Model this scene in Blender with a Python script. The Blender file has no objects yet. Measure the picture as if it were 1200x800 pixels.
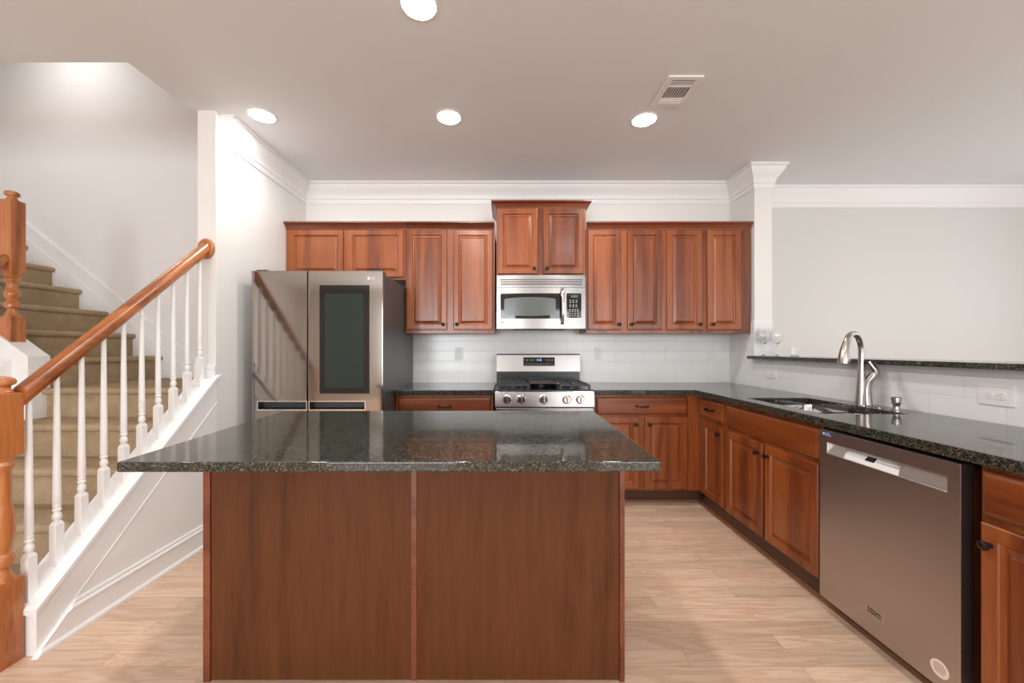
import bpy, bmesh, math, random
from mathutils import Vector, Matrix
random.seed(7)
S = bpy.context.scene
COL = S.collection
PI = math.pi

# ------------------------------------------------------------------ camera, world, light
CAM_H = 1.237
cd = bpy.data.cameras.new('camera')
cd.sensor_width = 36.0
cd.lens = 13.5
cd.shift_x = 8 / 1200
cd.shift_y = 8 / 1200
cd.clip_start = 0.02
cam = bpy.data.objects.new('camera', cd)
COL.objects.link(cam)
cam.location = (0, 0, CAM_H)
cam.rotation_euler = (PI / 2, 0, 0)
S.camera = cam

S.view_settings.view_transform = 'Standard'
S.view_settings.look = 'None'
S.view_settings.gamma = 1
S.view_settings.use_curve_mapping = False
S.view_settings.exposure = 0.0
try:
    S.cycles.use_denoising = True
    S.cycles.max_bounces = 10
    S.cycles.diffuse_bounces = 6
    S.cycles.sample_clamp_indirect = 6
    S.cycles.caustics_reflective = False
    S.cycles.caustics_refractive = False
except Exception:
    pass

w = bpy.data.worlds.new('daylight')
S.world = w
w.use_nodes = True
w.node_tree.nodes['Background'].inputs[0].default_value = (0.85, 0.93, 1.0, 1)
w.node_tree.nodes['Background'].inputs[1].default_value = 1.0

WINDOW_FILL_POWER = 82
CAN_STRENGTH = 26
DOWN_POWER = 9


def area_light(name, loc, rot, sx, sy, power, color):
    l = bpy.data.lights.new(name, 'AREA')
    l.shape = 'RECTANGLE'
    l.size, l.size_y = sx, sy
    l.energy = power
    l.color = color
    o = bpy.data.objects.new(name, l)
    COL.objects.link(o)
    o.location = loc
    o.rotation_euler = rot
    return o


# area lights added as daylight fill at unseen windows behind and right of camera
for _x, _w, _k in ((-1.9, 2.2, 2.0), (2.35, 1.4, 0.9), (4.35, 1.3, 0.35)):
    area_light('window_daylight', (_x, -4.62, 1.45), (PI / 2, 0, 0), _w, 1.8, WINDOW_FILL_POWER * _k, (0.93, 0.97, 1.0))
for _y in (-2.5, 0.4, 2.3):
    area_light('window_daylight', (5.32, _y, 1.5), (PI / 2, 0, PI / 2), 1.3, 1.8, WINDOW_FILL_POWER * 0.10, (0.93, 0.97, 1.0))


# ------------------------------------------------------------------ node helpers
def mat(name):
    m = bpy.data.materials.new(name)
    m.use_nodes = True
    nt = m.node_tree
    return m, nt, nt.nodes['Principled BSDF']


def nd(nt, kind, **kw):
    n = nt.nodes.new(kind)
    for k, v in kw.items():
        if k in n.inputs:
            n.inputs[k].default_value = v
        else:
            setattr(n, k, v)
    return n


def ramp(nt, stops):
    r = nt.nodes.new('ShaderNodeValToRGB')
    e = r.color_ramp.elements
    while len(e) < len(stops):
        e.new(0.5)
    for i, (p, c) in enumerate(stops):
        e[i].position = p
        e[i].color = (*c, 1)
    return r


def plain(name, col, rough=0.5, metal=0.0, bump=0.0, bscale=200, spec=0.5, coat=0.0):
    m, nt, b = mat(name)
    tc = nd(nt, 'ShaderNodeTexCoord')
    n = nd(nt, 'ShaderNodeTexNoise', Scale=bscale, Detail=3.0)
    nt.links.new(tc.outputs['Object'], n.inputs['Vector'])
    r = ramp(nt, [(0.3, tuple(c * 0.985 for c in col)), (0.7, tuple(min(1, c * 1.01) for c in col))])
    nt.links.new(n.outputs['Fac'], r.inputs[0])
    nt.links.new(r.outputs[0], b.inputs['Base Color'])
    b.inputs['Roughness'].default_value = rough
    b.inputs['Metallic'].default_value = metal
    b.inputs['Specular IOR Level'].default_value = spec
    b.inputs['Coat Weight'].default_value = coat
    if bump:
        bp = nd(nt, 'ShaderNodeBump', Strength=bump, Distance=0.002)
        nt.links.new(n.outputs['Fac'], bp.inputs['Height'])
        nt.links.new(bp.outputs[0], b.inputs['Normal'])
    return m


def wood(name, dark, mid, light, scale=(14, 14, 1.1), rough=0.33, rings=3.0, coat=0.25, var=0.15, contrast=0.62):
    """grain runs along the axis with the small scale value"""
    m, nt, b = mat(name)
    tc = nd(nt, 'ShaderNodeTexCoord')
    oi = nd(nt, 'ShaderNodeObjectInfo')
    mul = nd(nt, 'ShaderNodeVectorMath', operation='SCALE')
    mul.inputs['Scale'].default_value = 17.0
    add = nd(nt, 'ShaderNodeVectorMath', operation='ADD')
    mp = nd(nt, 'ShaderNodeMapping')
    mp.inputs['Scale'].default_value = scale
    cmb = nd(nt, 'ShaderNodeCombineXYZ')
    for k in range(3):
        nt.links.new(oi.outputs['Random'], cmb.inputs[k])
    nt.links.new(cmb.outputs[0], mul.inputs[0])
    nt.links.new(tc.outputs['Object'], mp.inputs['Vector'])
    nt.links.new(mp.outputs[0], add.inputs[0])
    nt.links.new(mul.outputs[0], add.inputs[1])
    n1 = nd(nt, 'ShaderNodeTexNoise', Scale=0.32, Detail=2.0, Distortion=0.6)
    n2 = nd(nt, 'ShaderNodeTexNoise', Scale=5.0, Detail=5.0, Roughness=0.6)
    nt.links.new(add.outputs[0], n1.inputs['Vector'])
    nt.links.new(add.outputs[0], n2.inputs['Vector'])
    k = nd(nt, 'ShaderNodeMath', operation='MULTIPLY')
    k.inputs[1].default_value = rings * 6
    nt.links.new(n1.outputs['Fac'], k.inputs[0])
    fr = nd(nt, 'ShaderNodeMath', operation='SINE')
    nt.links.new(k.outputs[0], fr.inputs[0])
    mr = nd(nt, 'ShaderNodeMapRange')
    mr.inputs['From Min'].default_value = -1
    nt.links.new(fr.outputs[0], mr.inputs['Value'])
    mx = nd(nt, 'ShaderNodeMix', data_type='FLOAT')
    mx.inputs[0].default_value = contrast
    nt.links.new(mr.outputs[0], mx.inputs[2])
    nt.links.new(n2.outputs['Fac'], mx.inputs[3])
    r = ramp(nt, [(0.15, dark), (0.5, mid), (0.85, light)])
    nt.links.new(mx.outputs[0], r.inputs[0])
    hs = nd(nt, 'ShaderNodeHueSaturation')
    vr = nd(nt, 'ShaderNodeMapRange')
    vr.inputs['To Min'].default_value = 1 - var
    vr.inputs['To Max'].default_value = 1 + var
    nt.links.new(oi.outputs['Random'], vr.inputs['Value'])
    nt.links.new(vr.outputs[0], hs.inputs['Value'])
    nt.links.new(r.outputs[0], hs.inputs['Color'])
    nt.links.new(hs.outputs[0], b.inputs['Base Color'])
    b.inputs['Roughness'].default_value = rough
    b.inputs['Coat Weight'].default_value = coat
    b.inputs['Coat Roughness'].default_value = 0.2
    return m


def granite(name):
    m, nt, b = mat(name)
    tc = nd(nt, 'ShaderNodeTexCoord')
    v = nd(nt, 'ShaderNodeTexVoronoi', Scale=290.0)
    v2 = nd(nt, 'ShaderNodeTexVoronoi', Scale=150.0)
    n = nd(nt, 'ShaderNodeTexNoise', Scale=38.0, Detail=6.0, Roughness=0.7)
    for t in (v, v2, n):
        nt.links.new(tc.outputs['Object'], t.inputs['Vector'])
    s1 = nd(nt, 'ShaderNodeSeparateColor')
    s2 = nd(nt, 'ShaderNodeSeparateColor')
    nt.links.new(v.outputs['Color'], s1.inputs[0])
    nt.links.new(v2.outputs['Color'], s2.inputs[0])
    r1 = ramp(nt, [(0.0, (0.006, 0.007, 0.006)), (0.46, (0.015, 0.018, 0.014)), (0.66, (0.040, 0.043, 0.033)), (0.84, (0.095, 0.093, 0.072)), (1.0, (0.23, 0.22, 0.17))])
    r2 = ramp(nt, [(0.0, (0.009, 0.011, 0.009)), (0.6, (0.02, 0.022, 0.016)), (0.85, (0.042, 0.032, 0.020)), (1.0, (0.11, 0.088, 0.06))])
    nt.links.new(s1.outputs[0], r1.inputs[0])
    nt.links.new(s2.outputs[1], r2.inputs[0])
    mx = nd(nt, 'ShaderNodeMix', data_type='RGBA')
    nt.links.new(n.outputs['Fac'], mx.inputs[0])
    nt.links.new(r1.outputs[0], mx.inputs[6])
    nt.links.new(r2.outputs[0], mx.inputs[7])
    nt.links.new(mx.outputs[2], b.inputs['Base Color'])
    rr_ = nd(nt, 'ShaderNodeMapRange')
    rr_.inputs['From Min'].default_value = 0.3
    rr_.inputs['From Max'].default_value = 1.0
    rr_.inputs['To Min'].default_value = 0.04
    rr_.inputs['To Max'].default_value = 0.16
    nt.links.new(s2.outputs[2], rr_.inputs['Value'])
    nt.links.new(rr_.outputs[0], b.inputs['Roughness'])
    b.inputs['IOR'].default_value = 1.52
    return m


def steel(name, col, rough, stretch=(1.0, 1.0, 1.0), amt=0.05):
    m, nt, b = mat(name)
    tc = nd(nt, 'ShaderNodeTexCoord')
    mp = nd(nt, 'ShaderNodeMapping')
    mp.inputs['Scale'].default_value = stretch
    n = nd(nt, 'ShaderNodeTexNoise', Scale=60.0, Detail=3.0)
    nt.links.new(tc.outputs['Object'], mp.inputs['Vector'])
    nt.links.new(mp.outputs[0], n.inputs['Vector'])
    mr = nd(nt, 'ShaderNodeMapRange')
    mr.inputs['To Min'].default_value = rough - amt
    mr.inputs['To Max'].default_value = rough + amt
    nt.links.new(n.outputs['Fac'], mr.inputs['Value'])
    nt.links.new(mr.outputs[0], b.inputs['Roughness'])
    b.inputs['Base Color'].default_value = (*col, 1)
    b.inputs['Metallic'].default_value = 1.0
    return m


def carpet(name):
    m, nt, b = mat(name)
    tc = nd(nt, 'ShaderNodeTexCoord')
    n = nd(nt, 'ShaderNodeTexNoise', Scale=170.0, Detail=4.0, Roughness=0.8)
    n2 = nd(nt, 'ShaderNodeTexNoise', Scale=9.0, Detail=3.0)
    nt.links.new(tc.outputs['Object'], n.inputs['Vector'])
    nt.links.new(tc.outputs['Object'], n2.inputs['Vector'])
    mx = nd(nt, 'ShaderNodeMix', data_type='FLOAT')
    mx.inputs[0].default_value = 0.35
    nt.links.new(n.outputs['Fac'], mx.inputs[2])
    nt.links.new(n2.outputs['Fac'], mx.inputs[3])
    r = ramp(nt, [(0.3, (0.27, 0.185, 0.11)), (0.5, (0.43, 0.32, 0.20)), (0.7, (0.56, 0.43, 0.29))])
    nt.links.new(mx.outputs[0], r.inputs[0])
    nt.links.new(r.outputs[0], b.inputs['Base Color'])
    b.inputs['Roughness'].default_value = 0.95
    b.inputs['Specular IOR Level'].default_value = 0.1
    bp = nd(nt, 'ShaderNodeBump', Strength=0.8, Distance=0.006)
    nt.links.new(n.outputs['Fac'], bp.inputs['Height'])
    nt.links.new(bp.outputs[0], b.inputs['Normal'])
    return m


def plank_floor(name):
    m, nt, b = mat(name)
    tc = nd(nt, 'ShaderNodeTexCoord')
    br = nd(nt, 'ShaderNodeTexBrick')
    br.offset = 0.37
    br.inputs['Color1'].default_value = (0, 0, 0, 1)
    br.inputs['Color2'].default_value = (1, 1, 1, 1)
    br.inputs['Mortar'].default_value = (0.5, 0.5, 0.5, 1)
    br.inputs['Scale'].default_value = 1.0
    br.inputs['Mortar Size'].default_value = 0.0009
    br.inputs['Mortar Smooth'].default_value = 0.3
    br.inputs['Brick Width'].default_value = 1.15
    br.inputs['Row Height'].default_value = 0.083
    nt.links.new(tc.outputs['Object'], br.inputs['Vector'])
    sp = nd(nt, 'ShaderNodeSeparateColor')
    nt.links.new(br.outputs['Color'], sp.inputs[0])
    mp = nd(nt, 'ShaderNodeMapping')
    mp.inputs['Scale'].default_value = (1.0, 9.0, 1.0)
    nt.links.new(tc.outputs['Object'], mp.inputs['Vector'])
    off = nd(nt, 'ShaderNodeVectorMath', operation='MULTIPLY_ADD')
    off.inputs[1].default_value = (13.0, 7.0, 5.0)
    nt.links.new(br.outputs['Color'], off.inputs[0])
    nt.links.new(mp.outputs[0], off.inputs[2])
    n1 = nd(nt, 'ShaderNodeTexNoise', Scale=1.5, Detail=3.0, Distortion=1.2)
    n2 = nd(nt, 'ShaderNodeTexNoise', Scale=12.0, Detail=5.0)
    nt.links.new(off.outputs[0], n1.inputs['Vector'])
    nt.links.new(off.outputs[0], n2.inputs['Vector'])
    k = nd(nt, 'ShaderNodeMath', operation='MULTIPLY')
    k.inputs[1].default_value = 34
    nt.links.new(n1.outputs['Fac'], k.inputs[0])
    sn = nd(nt, 'ShaderNodeMath', operation='SINE')
    nt.links.new(k.outputs[0], sn.inputs[0])
    mr = nd(nt, 'ShaderNodeMapRange')
    mr.inputs['From Min'].default_value = -1
    nt.links.new(sn.outputs[0], mr.inputs['Value'])
    mx = nd(nt, 'ShaderNodeMix', data_type='FLOAT')
    mx.inputs[0].default_value = 0.6
    nt.links.new(mr.outputs[0], mx.inputs[2])
    nt.links.new(n2.outputs['Fac'], mx.inputs[3])
    r = ramp(nt, [(0.12, (0.60, 0.385, 0.255)), (0.5, (0.70, 0.49, 0.35)), (0.85, (0.77, 0.575, 0.435))])
    nt.links.new(mx.outputs[0], r.inputs[0])
    hs = nd(nt, 'ShaderNodeHueSaturation')
    vr = nd(nt, 'ShaderNodeMapRange')
    vr.inputs['To Min'].default_value = 0.84
    vr.inputs['To Max'].default_value = 1.08
    nt.links.new(sp.outputs[0], vr.inputs['Value'])
    nt.links.new(vr.outputs[0], hs.inputs['Value'])
    nt.links.new(r.outputs[0], hs.inputs['Color'])
    mm = nd(nt, 'ShaderNodeMix', data_type='RGBA')
    nt.links.new(br.outputs['Fac'], mm.inputs[0])
    nt.links.new(hs.outputs[0], mm.inputs[6])
    mm.inputs[7].default_value = (0.36, 0.22, 0.13, 1)
    nt.links.new(mm.outputs[2], b.inputs['Base Color'])
    b.inputs['Roughness'].default_value = 0.36
    return m


def tile(name, axis):
    """white running-bond wall tile with pale joints; axis = wall direction ('X' or 'Y')"""
    m, nt, b = mat(name)
    tc = nd(nt, 'ShaderNodeTexCoord')
    sp = nd(nt, 'ShaderNodeSeparateXYZ')
    cb = nd(nt, 'ShaderNodeCombineXYZ')
    nt.links.new(tc.outputs['Object'], sp.inputs[0])
    nt.links.new(sp.outputs[axis], cb.inputs['X'])
    sb = nd(nt, 'ShaderNodeMath', operation='SUBTRACT')
    sb.inputs[1].default_value = 0.914
    nt.links.new(sp.outputs['Z'], sb.inputs[0])
    nt.links.new(sb.outputs[0], cb.inputs['Y'])
    br = nd(nt, 'ShaderNodeTexBrick')
    br.inputs['Color1'].default_value = (0.80, 0.80, 0.79, 1)
    br.inputs['Color2'].default_value = (0.84, 0.84, 0.83, 1)
    br.inputs['Mortar'].default_value = (0.66, 0.66, 0.65, 1)
    br.inputs['Scale'].default_value = 1.0
    br.inputs['Mortar Size'].default_value = 0.0012
    br.inputs['Mortar Smooth'].default_value = 0.4
    br.inputs['Brick Width'].default_value = 0.295
    br.inputs['Row Height'].default_value = 0.0985
    nt.links.new(cb.outputs[0], br.inputs['Vector'])
    nt.links.new(br.outputs['Color'], b.inputs['Base Color'])
    b.inputs['Roughness'].default_value = 0.22
    bp = nd(nt, 'ShaderNodeBump', Strength=0.35, Distance=0.0015, invert=True)
    nt.links.new(br.outputs['Fac'], bp.inputs['Height'])
    nt.links.new(bp.outputs[0], b.inputs['Normal'])
    return m


def emit(name, col, strength):
    m, nt, b = mat(name)
    b.inputs['Base Color'].default_value = (*col, 1)
    b.inputs['Emission Color'].default_value = (*col, 1)
    b.inputs['Emission Strength'].default_value = strength
    return m


def glass_mat(name):
    m, nt, b = mat(name)
    b.inputs['Base Color'].default_value = (1, 1, 1, 1)
    b.inputs['Transmission Weight'].default_value = 1.0
    b.inputs['Roughness'].default_value = 0.0
    b.inputs['IOR'].default_value = 1.45
    return m


M = {}
M['wall'] = plain('painted wall', (0.80, 0.79, 0.765), 0.7, bump=0.04)
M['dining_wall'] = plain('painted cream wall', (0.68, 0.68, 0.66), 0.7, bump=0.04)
M['stair_wall'] = plain('painted stair wall', (0.80, 0.785, 0.78), 0.7, bump=0.04)
M['ceiling'] = plain('painted ceiling', (0.785, 0.815, 0.84), 0.85, bump=0.05)
M['trim'] = plain('white gloss trim', (0.86, 0.86, 0.855), 0.35)
M['cherry'] = wood('cherry wood upright', (0.100, 0.020, 0.005), (0.225, 0.053, 0.011), (0.33, 0.092, 0.021))
M['cherry_h'] = wood('cherry wood level', (0.100, 0.020, 0.005), (0.225, 0.053, 0.011), (0.33, 0.092, 0.021), scale=(1.1, 14, 14))
M['cherry_dark'] = plain('dark cherry wood', (0.11, 0.028, 0.012), 0.4)
M['crown_wood'] = wood('dark cherry moulding', (0.10, 0.022, 0.010), (0.17, 0.040, 0.016), (0.23, 0.062, 0.026), scale=(1.1, 14, 14))
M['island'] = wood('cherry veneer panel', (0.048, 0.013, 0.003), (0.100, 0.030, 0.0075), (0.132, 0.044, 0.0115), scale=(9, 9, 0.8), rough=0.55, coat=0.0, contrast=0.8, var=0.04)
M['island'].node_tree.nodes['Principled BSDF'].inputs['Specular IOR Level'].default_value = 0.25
M['oak'] = wood('varnished oak', (0.17, 0.042, 0.008), (0.40, 0.125, 0.032), (0.54, 0.205, 0.065), scale=(22, 22, 2.0), rough=0.3, coat=0.5)
M['oak_rail'] = wood('varnished oak rail', (0.17, 0.042, 0.008), (0.40, 0.125, 0.032), (0.54, 0.205, 0.065), scale=(22, 2, 8), rough=0.3, coat=0.5)
M['granite'] = granite('dark speckled granite')
M['steel'] = steel('brushed steel', (0.37, 0.35, 0.34), 0.26, (0.3, 0.3, 20), 0.02)
M['fridge_steel'] = steel('fridge steel', (0.36, 0.325, 0.295), 0.10, (0.3, 0.3, 20), 0.01)
M['dw_steel'] = steel('warm brushed steel', (0.50, 0.455, 0.44), 0.34, (2, 2, 2), 0.01)
M['satin'] = steel('satin steel', (0.74, 0.71, 0.69), 0.42, amt=0.02)
M['chrome'] = steel('polished steel', (0.78, 0.77, 0.76), 0.12, amt=0.02)
M['nickel'] = steel('brushed nickel', (0.47, 0.43, 0.40), 0.24, amt=0.03)
M['bronze'] = plain('dark bronze', (0.035, 0.026, 0.022), 0.35, metal=0.8)
M['black'] = plain('black enamel', (0.012, 0.012, 0.013), 0.25)
M['dark_plastic'] = plain('dark plastic', (0.03, 0.03, 0.032), 0.45)
M['iron'] = plain('cast iron', (0.035, 0.035, 0.037), 0.38, metal=0.3)
M['side_grey'] = plain('grey painted steel', (0.10, 0.105, 0.11), 0.35, metal=0.5)
M['black_glass'] = plain('black glass', (0.012, 0.011, 0.010), 0.05)
M['tint_glass'] = plain('dark tinted glass', (0.030, 0.040, 0.034), 0.06)
M['tint_glass'].node_tree.nodes['Principled BSDF'].inputs['Specular IOR Level'].default_value = 0.22
M['mw_glass'] = plain('grey screened glass', (0.115, 0.125, 0.12), 0.18)
M['white_plastic'] = plain('white plastic', (0.80, 0.79, 0.77), 0.35)
M['slot'] = plain('dark slot', (0.08, 0.08, 0.08), 0.6)
M['outlet_slot'] = plain('grey slot', (0.35, 0.34, 0.33), 0.6)
M['print'] = plain('pale print', (0.62, 0.64, 0.66), 0.5)
M['print_dark'] = plain('dark print', (0.10, 0.09, 0.09), 0.5)
M['blue_sticker'] = plain('blue sticker', (0.03, 0.06, 0.20), 0.4)
M['pink_sticker'] = plain('cream sticker', (0.80, 0.66, 0.58), 0.5)
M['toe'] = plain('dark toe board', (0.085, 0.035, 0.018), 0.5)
M['shoe'] = plain('brown shoe moulding', (0.20, 0.095, 0.045), 0.45)
M['toe_grey'] = plain('grey brown toe board', (0.10, 0.09, 0.07), 0.5)
M['floor'] = plank_floor('light oak planks')
M['carpet'] = carpet('tan carpet')
M['tile_x'] = tile('white wall tile back', 'X')
M['tile_y'] = tile('white wall tile side', 'Y')
M['lamp'] = emit('lit lens', (1.0, 0.985, 0.965), CAN_STRENGTH)
M['digits'] = emit('blue digits', (0.25, 0.5, 1.0), 1.2)
M['glass'] = glass_mat('clear glass')
M['window_glass'] = glass_mat('window pane')


# ------------------------------------------------------------------ mesh helpers
def smooth(me, ang=math.radians(35)):
    for p in me.polygons:
        p.use_smooth = True
    try:
        me.set_sharp_from_angle(angle=ang)
    except Exception:
        pass


class MB:
    def __init__(s):
        s.bm = bmesh.new()
        s.wn = False

    def box(s, x0, x1, y0, y1, z0, z1, bev=0.0, seg=2):
        r = bmesh.ops.create_cube(s.bm, size=1)
        vs = r['verts']
        for v in vs:
            v.co = Vector(((x0 + x1) / 2 + v.co.x * (x1 - x0), (y0 + y1) / 2 + v.co.y * (y1 - y0), (z0 + z1) / 2 + v.co.z * (z1 - z0)))
        if bev:
            s.wn = True
            es = list({e for v in vs for e in v.link_edges})
            bmesh.ops.bevel(s.bm, geom=es, offset=bev, segments=seg, affect='EDGES', profile=0.5)
        return s

    def loops(s, loops, cap0=True, cap1=True, close=True):
        rows = [[s.bm.verts.new(p) for p in lp] for lp in loops]
        n = len(rows[0])
        for a, b in zip(rows[:-1], rows[1:]):
            for i in range(n if close else n - 1):
                j = (i + 1) % n
                try:
                    s.bm.faces.new((a[i], a[j], b[j], b[i]))
                except ValueError:
                    pass
        if cap0:
            s.bm.faces.new(list(reversed(rows[0])))
        if cap1:
            s.bm.faces.new(rows[-1])
        return s

    def prism(s, poly, f, a0, a1):
        """poly: 2D points, f(u, v, a) -> 3D"""
        return s.loops([[f(u, v, a0) for u, v in poly], [f(u, v, a1) for u, v in poly]])

    def tube(s, pts, rad, seg=12, cap=True, flat=1.0):
        pts = [Vector(p) for p in pts]
        if not isinstance(rad, (list, tuple)):
            rad = [rad] * len(pts)
        t0 = (pts[1] - pts[0]).normalized()
        ref = Vector((0, 0, 1)) if abs(t0.z) < 0.9 else Vector((1, 0, 0))
        u = t0.cross(ref).normalized()
        lps = []
        for i, p in enumerate(pts):
            t = (pts[min(i + 1, len(pts) - 1)] - pts[max(i - 1, 0)]).normalized()
            u = (u - t * u.dot(t)).normalized()
            v = t.cross(u)
            lps.append([p + u * math.cos(2 * PI * k / seg) * rad[i] + v * math.sin(2 * PI * k / seg) * rad[i] * flat for k in range(seg)])
        return s.loops(lps, cap, cap)

    def lathe(s, prof, c=(0, 0, 0), axis='Z', seg=24, cap=True):
        """prof: (radius, along)"""
        c = Vector(c)
        lps = []
        for r, h in prof:
            r = max(r, 1e-5)
            lp = []
            for k in range(seg):
                a = 2 * PI * k / seg
                x, y = math.cos(a) * r, math.sin(a) * r
                lp.append(c + (Vector((x, y, h)) if axis == 'Z' else Vector((x, -h, y)) if axis == 'Y' else Vector((h, x, y))))
            lps.append(lp)
        return s.loops(lps, cap, cap)

    def build(s, name, m, parent=None, sm=True, loc=None):
        bmesh.ops.recalc_face_normals(s.bm, faces=s.bm.faces)
        me = bpy.data.meshes.new(name)
        s.bm.to_mesh(me)
        s.bm.free()
        me.materials.append(m)
        if sm:
            smooth(me)
        o = bpy.data.objects.new(name, me)
        COL.objects.link(o)
        if s.wn and sm:
            md = o.modifiers.new('weighted normals', 'WEIGHTED_NORMAL')
            md.keep_sharp = True
            md.weight = 100
        if parent:
            o.parent = parent
        if loc:
            o.location = loc
        return o


def grid_slab(us, vs, keep, w0, w1, f, bev=0.0, seg=2):
    """cells of a grid (with holes) thickened from w0 to w1; f(u, v, w) -> 3D"""
    b = MB()
    bm = b.bm
    V = {}

    def vert(i, j, k):
        if (i, j, k) not in V:
            V[(i, j, k)] = bm.verts.new(f(us[i], vs[j], (w0, w1)[k]))
        return V[(i, j, k)]
    nu, nv = len(us) - 1, len(vs) - 1
    K = {(i, j) for i in range(nu) for j in range(nv) if keep(i, j)}
    for i, j in K:
        for k in (0, 1):
            q = [vert(i, j, k), vert(i + 1, j, k), vert(i + 1, j + 1, k), vert(i, j + 1, k)]
            bm.faces.new(q if k else q[::-1])
        for (di, dj, a, c) in ((-1, 0, (0, 0), (0, 1)), (1, 0, (1, 1), (1, 0)), (0, -1, (1, 0), (0, 0)), (0, 1, (0, 1), (1, 1))):
            if (i + di, j + dj) not in K:
                p, q = (i + a[0], j + a[1]), (i + c[0], j + c[1])
                bm.faces.new((vert(*p, 0), vert(*q, 0), vert(*q, 1), vert(*p, 1)))
    if bev:
        b.wn = True
        bmesh.ops.recalc_face_normals(bm, faces=bm.faces)
        es = [e for e in bm.edges if len(e.link_faces) == 2 and e.calc_face_angle(0) > 0.7]
        bmesh.ops.bevel(bm, geom=es, offset=bev, segments=seg, affect='EDGES', profile=0.5)
    return b


def sweep(prof, path, z, right=True):
    """profile (out, up) swept along a plan path with mitred corners; out is to the right of travel"""
    b = MB()
    n = len(path)
    lps = []
    for i in range(n):
        p = Vector(path[i])
        ds = []
        if i > 0:
            ds.append((Vector(path[i]) - Vector(path[i - 1])).normalized())
        if i < n - 1:
            ds.append((Vector(path[i + 1]) - Vector(path[i])).normalized())
        ns = [Vector((d.y, -d.x)) for d in ds]
        if len(ns) == 1:
            mdir = ns[0]
        else:
            mdir = (ns[0] + ns[1])
            mdir = mdir / (1 + ns[0].dot(ns[1]))
        lps.append([Vector((p.x + mdir.x * o, p.y + mdir.y * o, z + u)) for o, u in prof])
    return b.loops(lps)


def tag(o, label=None, cat=None, group=None, kind=None):
    if label:
        o['label'] = label
    if cat:
        o['category'] = cat
    if group:
        o['group'] = group
    if kind:
        o['kind'] = kind
    return o


def thing(name, label, cat, loc=(0, 0, 0), rz=0.0, group=None):
    o = bpy.data.objects.new(name, None)
    o.empty_display_size = 0.1
    COL.objects.link(o)
    o.location = loc
    o.rotation_euler = (0, 0, rz)
    return tag(o, label, cat, group)


def struct(o):
    o['kind'] = 'structure'
    return o


def copy_tree(o, parent=None):
    c = o.copy()
    COL.objects.link(c)
    c.parent = parent
    for ch in [x for x in bpy.data.objects if x.parent == o]:
        copy_tree(ch, c)
    return c


def text(name, s, size, x, y, z, m, parent, depth=0.0004, align='CENTER', rz=0, bold=0.0):
    cu = bpy.data.curves.new('lettering', 'FONT')
    cu.body = s
    cu.size = size
    cu.align_x = align
    cu.align_y = 'CENTER'
    cu.extrude = depth
    cu.offset = bold
    t = bpy.data.objects.new('lettering', cu)
    COL.objects.link(t)
    dg = bpy.context.evaluated_depsgraph_get()
    me = bpy.data.meshes.new_from_object(t.evaluated_get(dg))
    bpy.data.objects.remove(t)
    me.transform(Matrix.Translation((x, y, z)) @ Matrix.Rotation(rz, 4, 'Z') @ Matrix.Rotation(PI / 2, 4, 'X'))
    me.materials.clear()
    me.materials.append(m)
    o = bpy.data.objects.new(name, me)
    COL.objects.link(o)
    o.parent = parent
    return o


# ------------------------------------------------------------------ room shell
CEIL = CAM_H + 1.553
XL, YB, XR, YD, YS = -1.89, 3.64, 2.13, 3.73, 3.40   # left wall, back wall, right wall, dining wall, stairwell wall
YE = 2.51                                             # near end of the left wall

struct(MB().box(-5.4, 5.4, -4.7, 4.0, -0.1, 0).build('floor', M['floor'], sm=False))
struct(grid_slab([-5.4, -2.05, 5.4], [-4.7, 2.087, 4.0], lambda i, j: not (i == 0 and j == 1), CEIL, CEIL + 0.3, lambda u, v, a: (u, v, a)).build('ceiling', M['ceiling'], sm=False))
struct(MB().box(-2.01, XR + 0.15, YB, YB + 0.15, 0, CEIL).build('wall_back', M['wall'], sm=False))
struct(MB().box(-2.01, XL, YE, YB, 0, CEIL).build('wall_left', M['wall'], sm=False))
b = MB().box(XR, XR + 0.15, 3.28, YB, 0, CEIL)
b.box(XR, XR + 0.15, 0.3, 3.28, 0, 1.147)
struct(b.build('wall_right', M['wall'], sm=False))
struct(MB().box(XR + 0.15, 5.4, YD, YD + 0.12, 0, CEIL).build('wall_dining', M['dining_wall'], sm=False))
struct(MB().box(-5.4, -2.01, YS, YS + 0.15, 0, 4.2).build('wall_stairwell', M['stair_wall'], sm=False))
b = MB().box(-5.5, -5.4, -4.7, 4.0, 0, 4.2)
struct(b.build('wall_outer_left', M['stair_wall'], sm=False))
struct(MB().box(-2.05, -1.9, 2.087, 3.55, CEIL + 0.3, 4.2).build('wall_upper_right', M['stair_wall'], sm=False))
struct(MB().box(-5.4, -1.9, 1.95, 2.087, CEIL + 0.3, 4.2).build('wall_upper_front', M['stair_wall'], sm=False))
struct(MB().box(-5.5, -1.9, 1.95, 3.55, 4.05, 4.2).build('ceiling_stairwell', M['ceiling'], sm=False))


def window_wall(name, us, openings, f, z0, z1, m):
    cuts = sorted({us[0], us[1], *[o for pr in openings for o in pr]})
    vs = [0, z0, z1, CEIL]

    def keep(i, j):
        mid = (cuts[i] + cuts[i + 1]) / 2
        return not (j == 1 and any(a < mid < c for a, c in openings))
    struct(grid_slab(cuts, vs, keep, 0, 0.12, f).build(name, m, sm=False))


wy = [(-3.05, -0.75), (1.6, 3.1), (3.65, 5.05)]  # unseen windows, positions chosen for the fill and the steel reflections
window_wall('wall_front', (-5.5, 5.5), wy, lambda u, v, a: (u, -4.7 - a, v), 0.5, 2.4, M['wall'])
wr = [(-3.15, -1.85), (-0.25, 1.05), (1.65, 2.95)]
window_wall('wall_outer_right', (-4.82, 4.0), wr, lambda u, v, a: (5.4 + a, u, v), 0.6, 2.4, M['dining_wall'])


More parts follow.
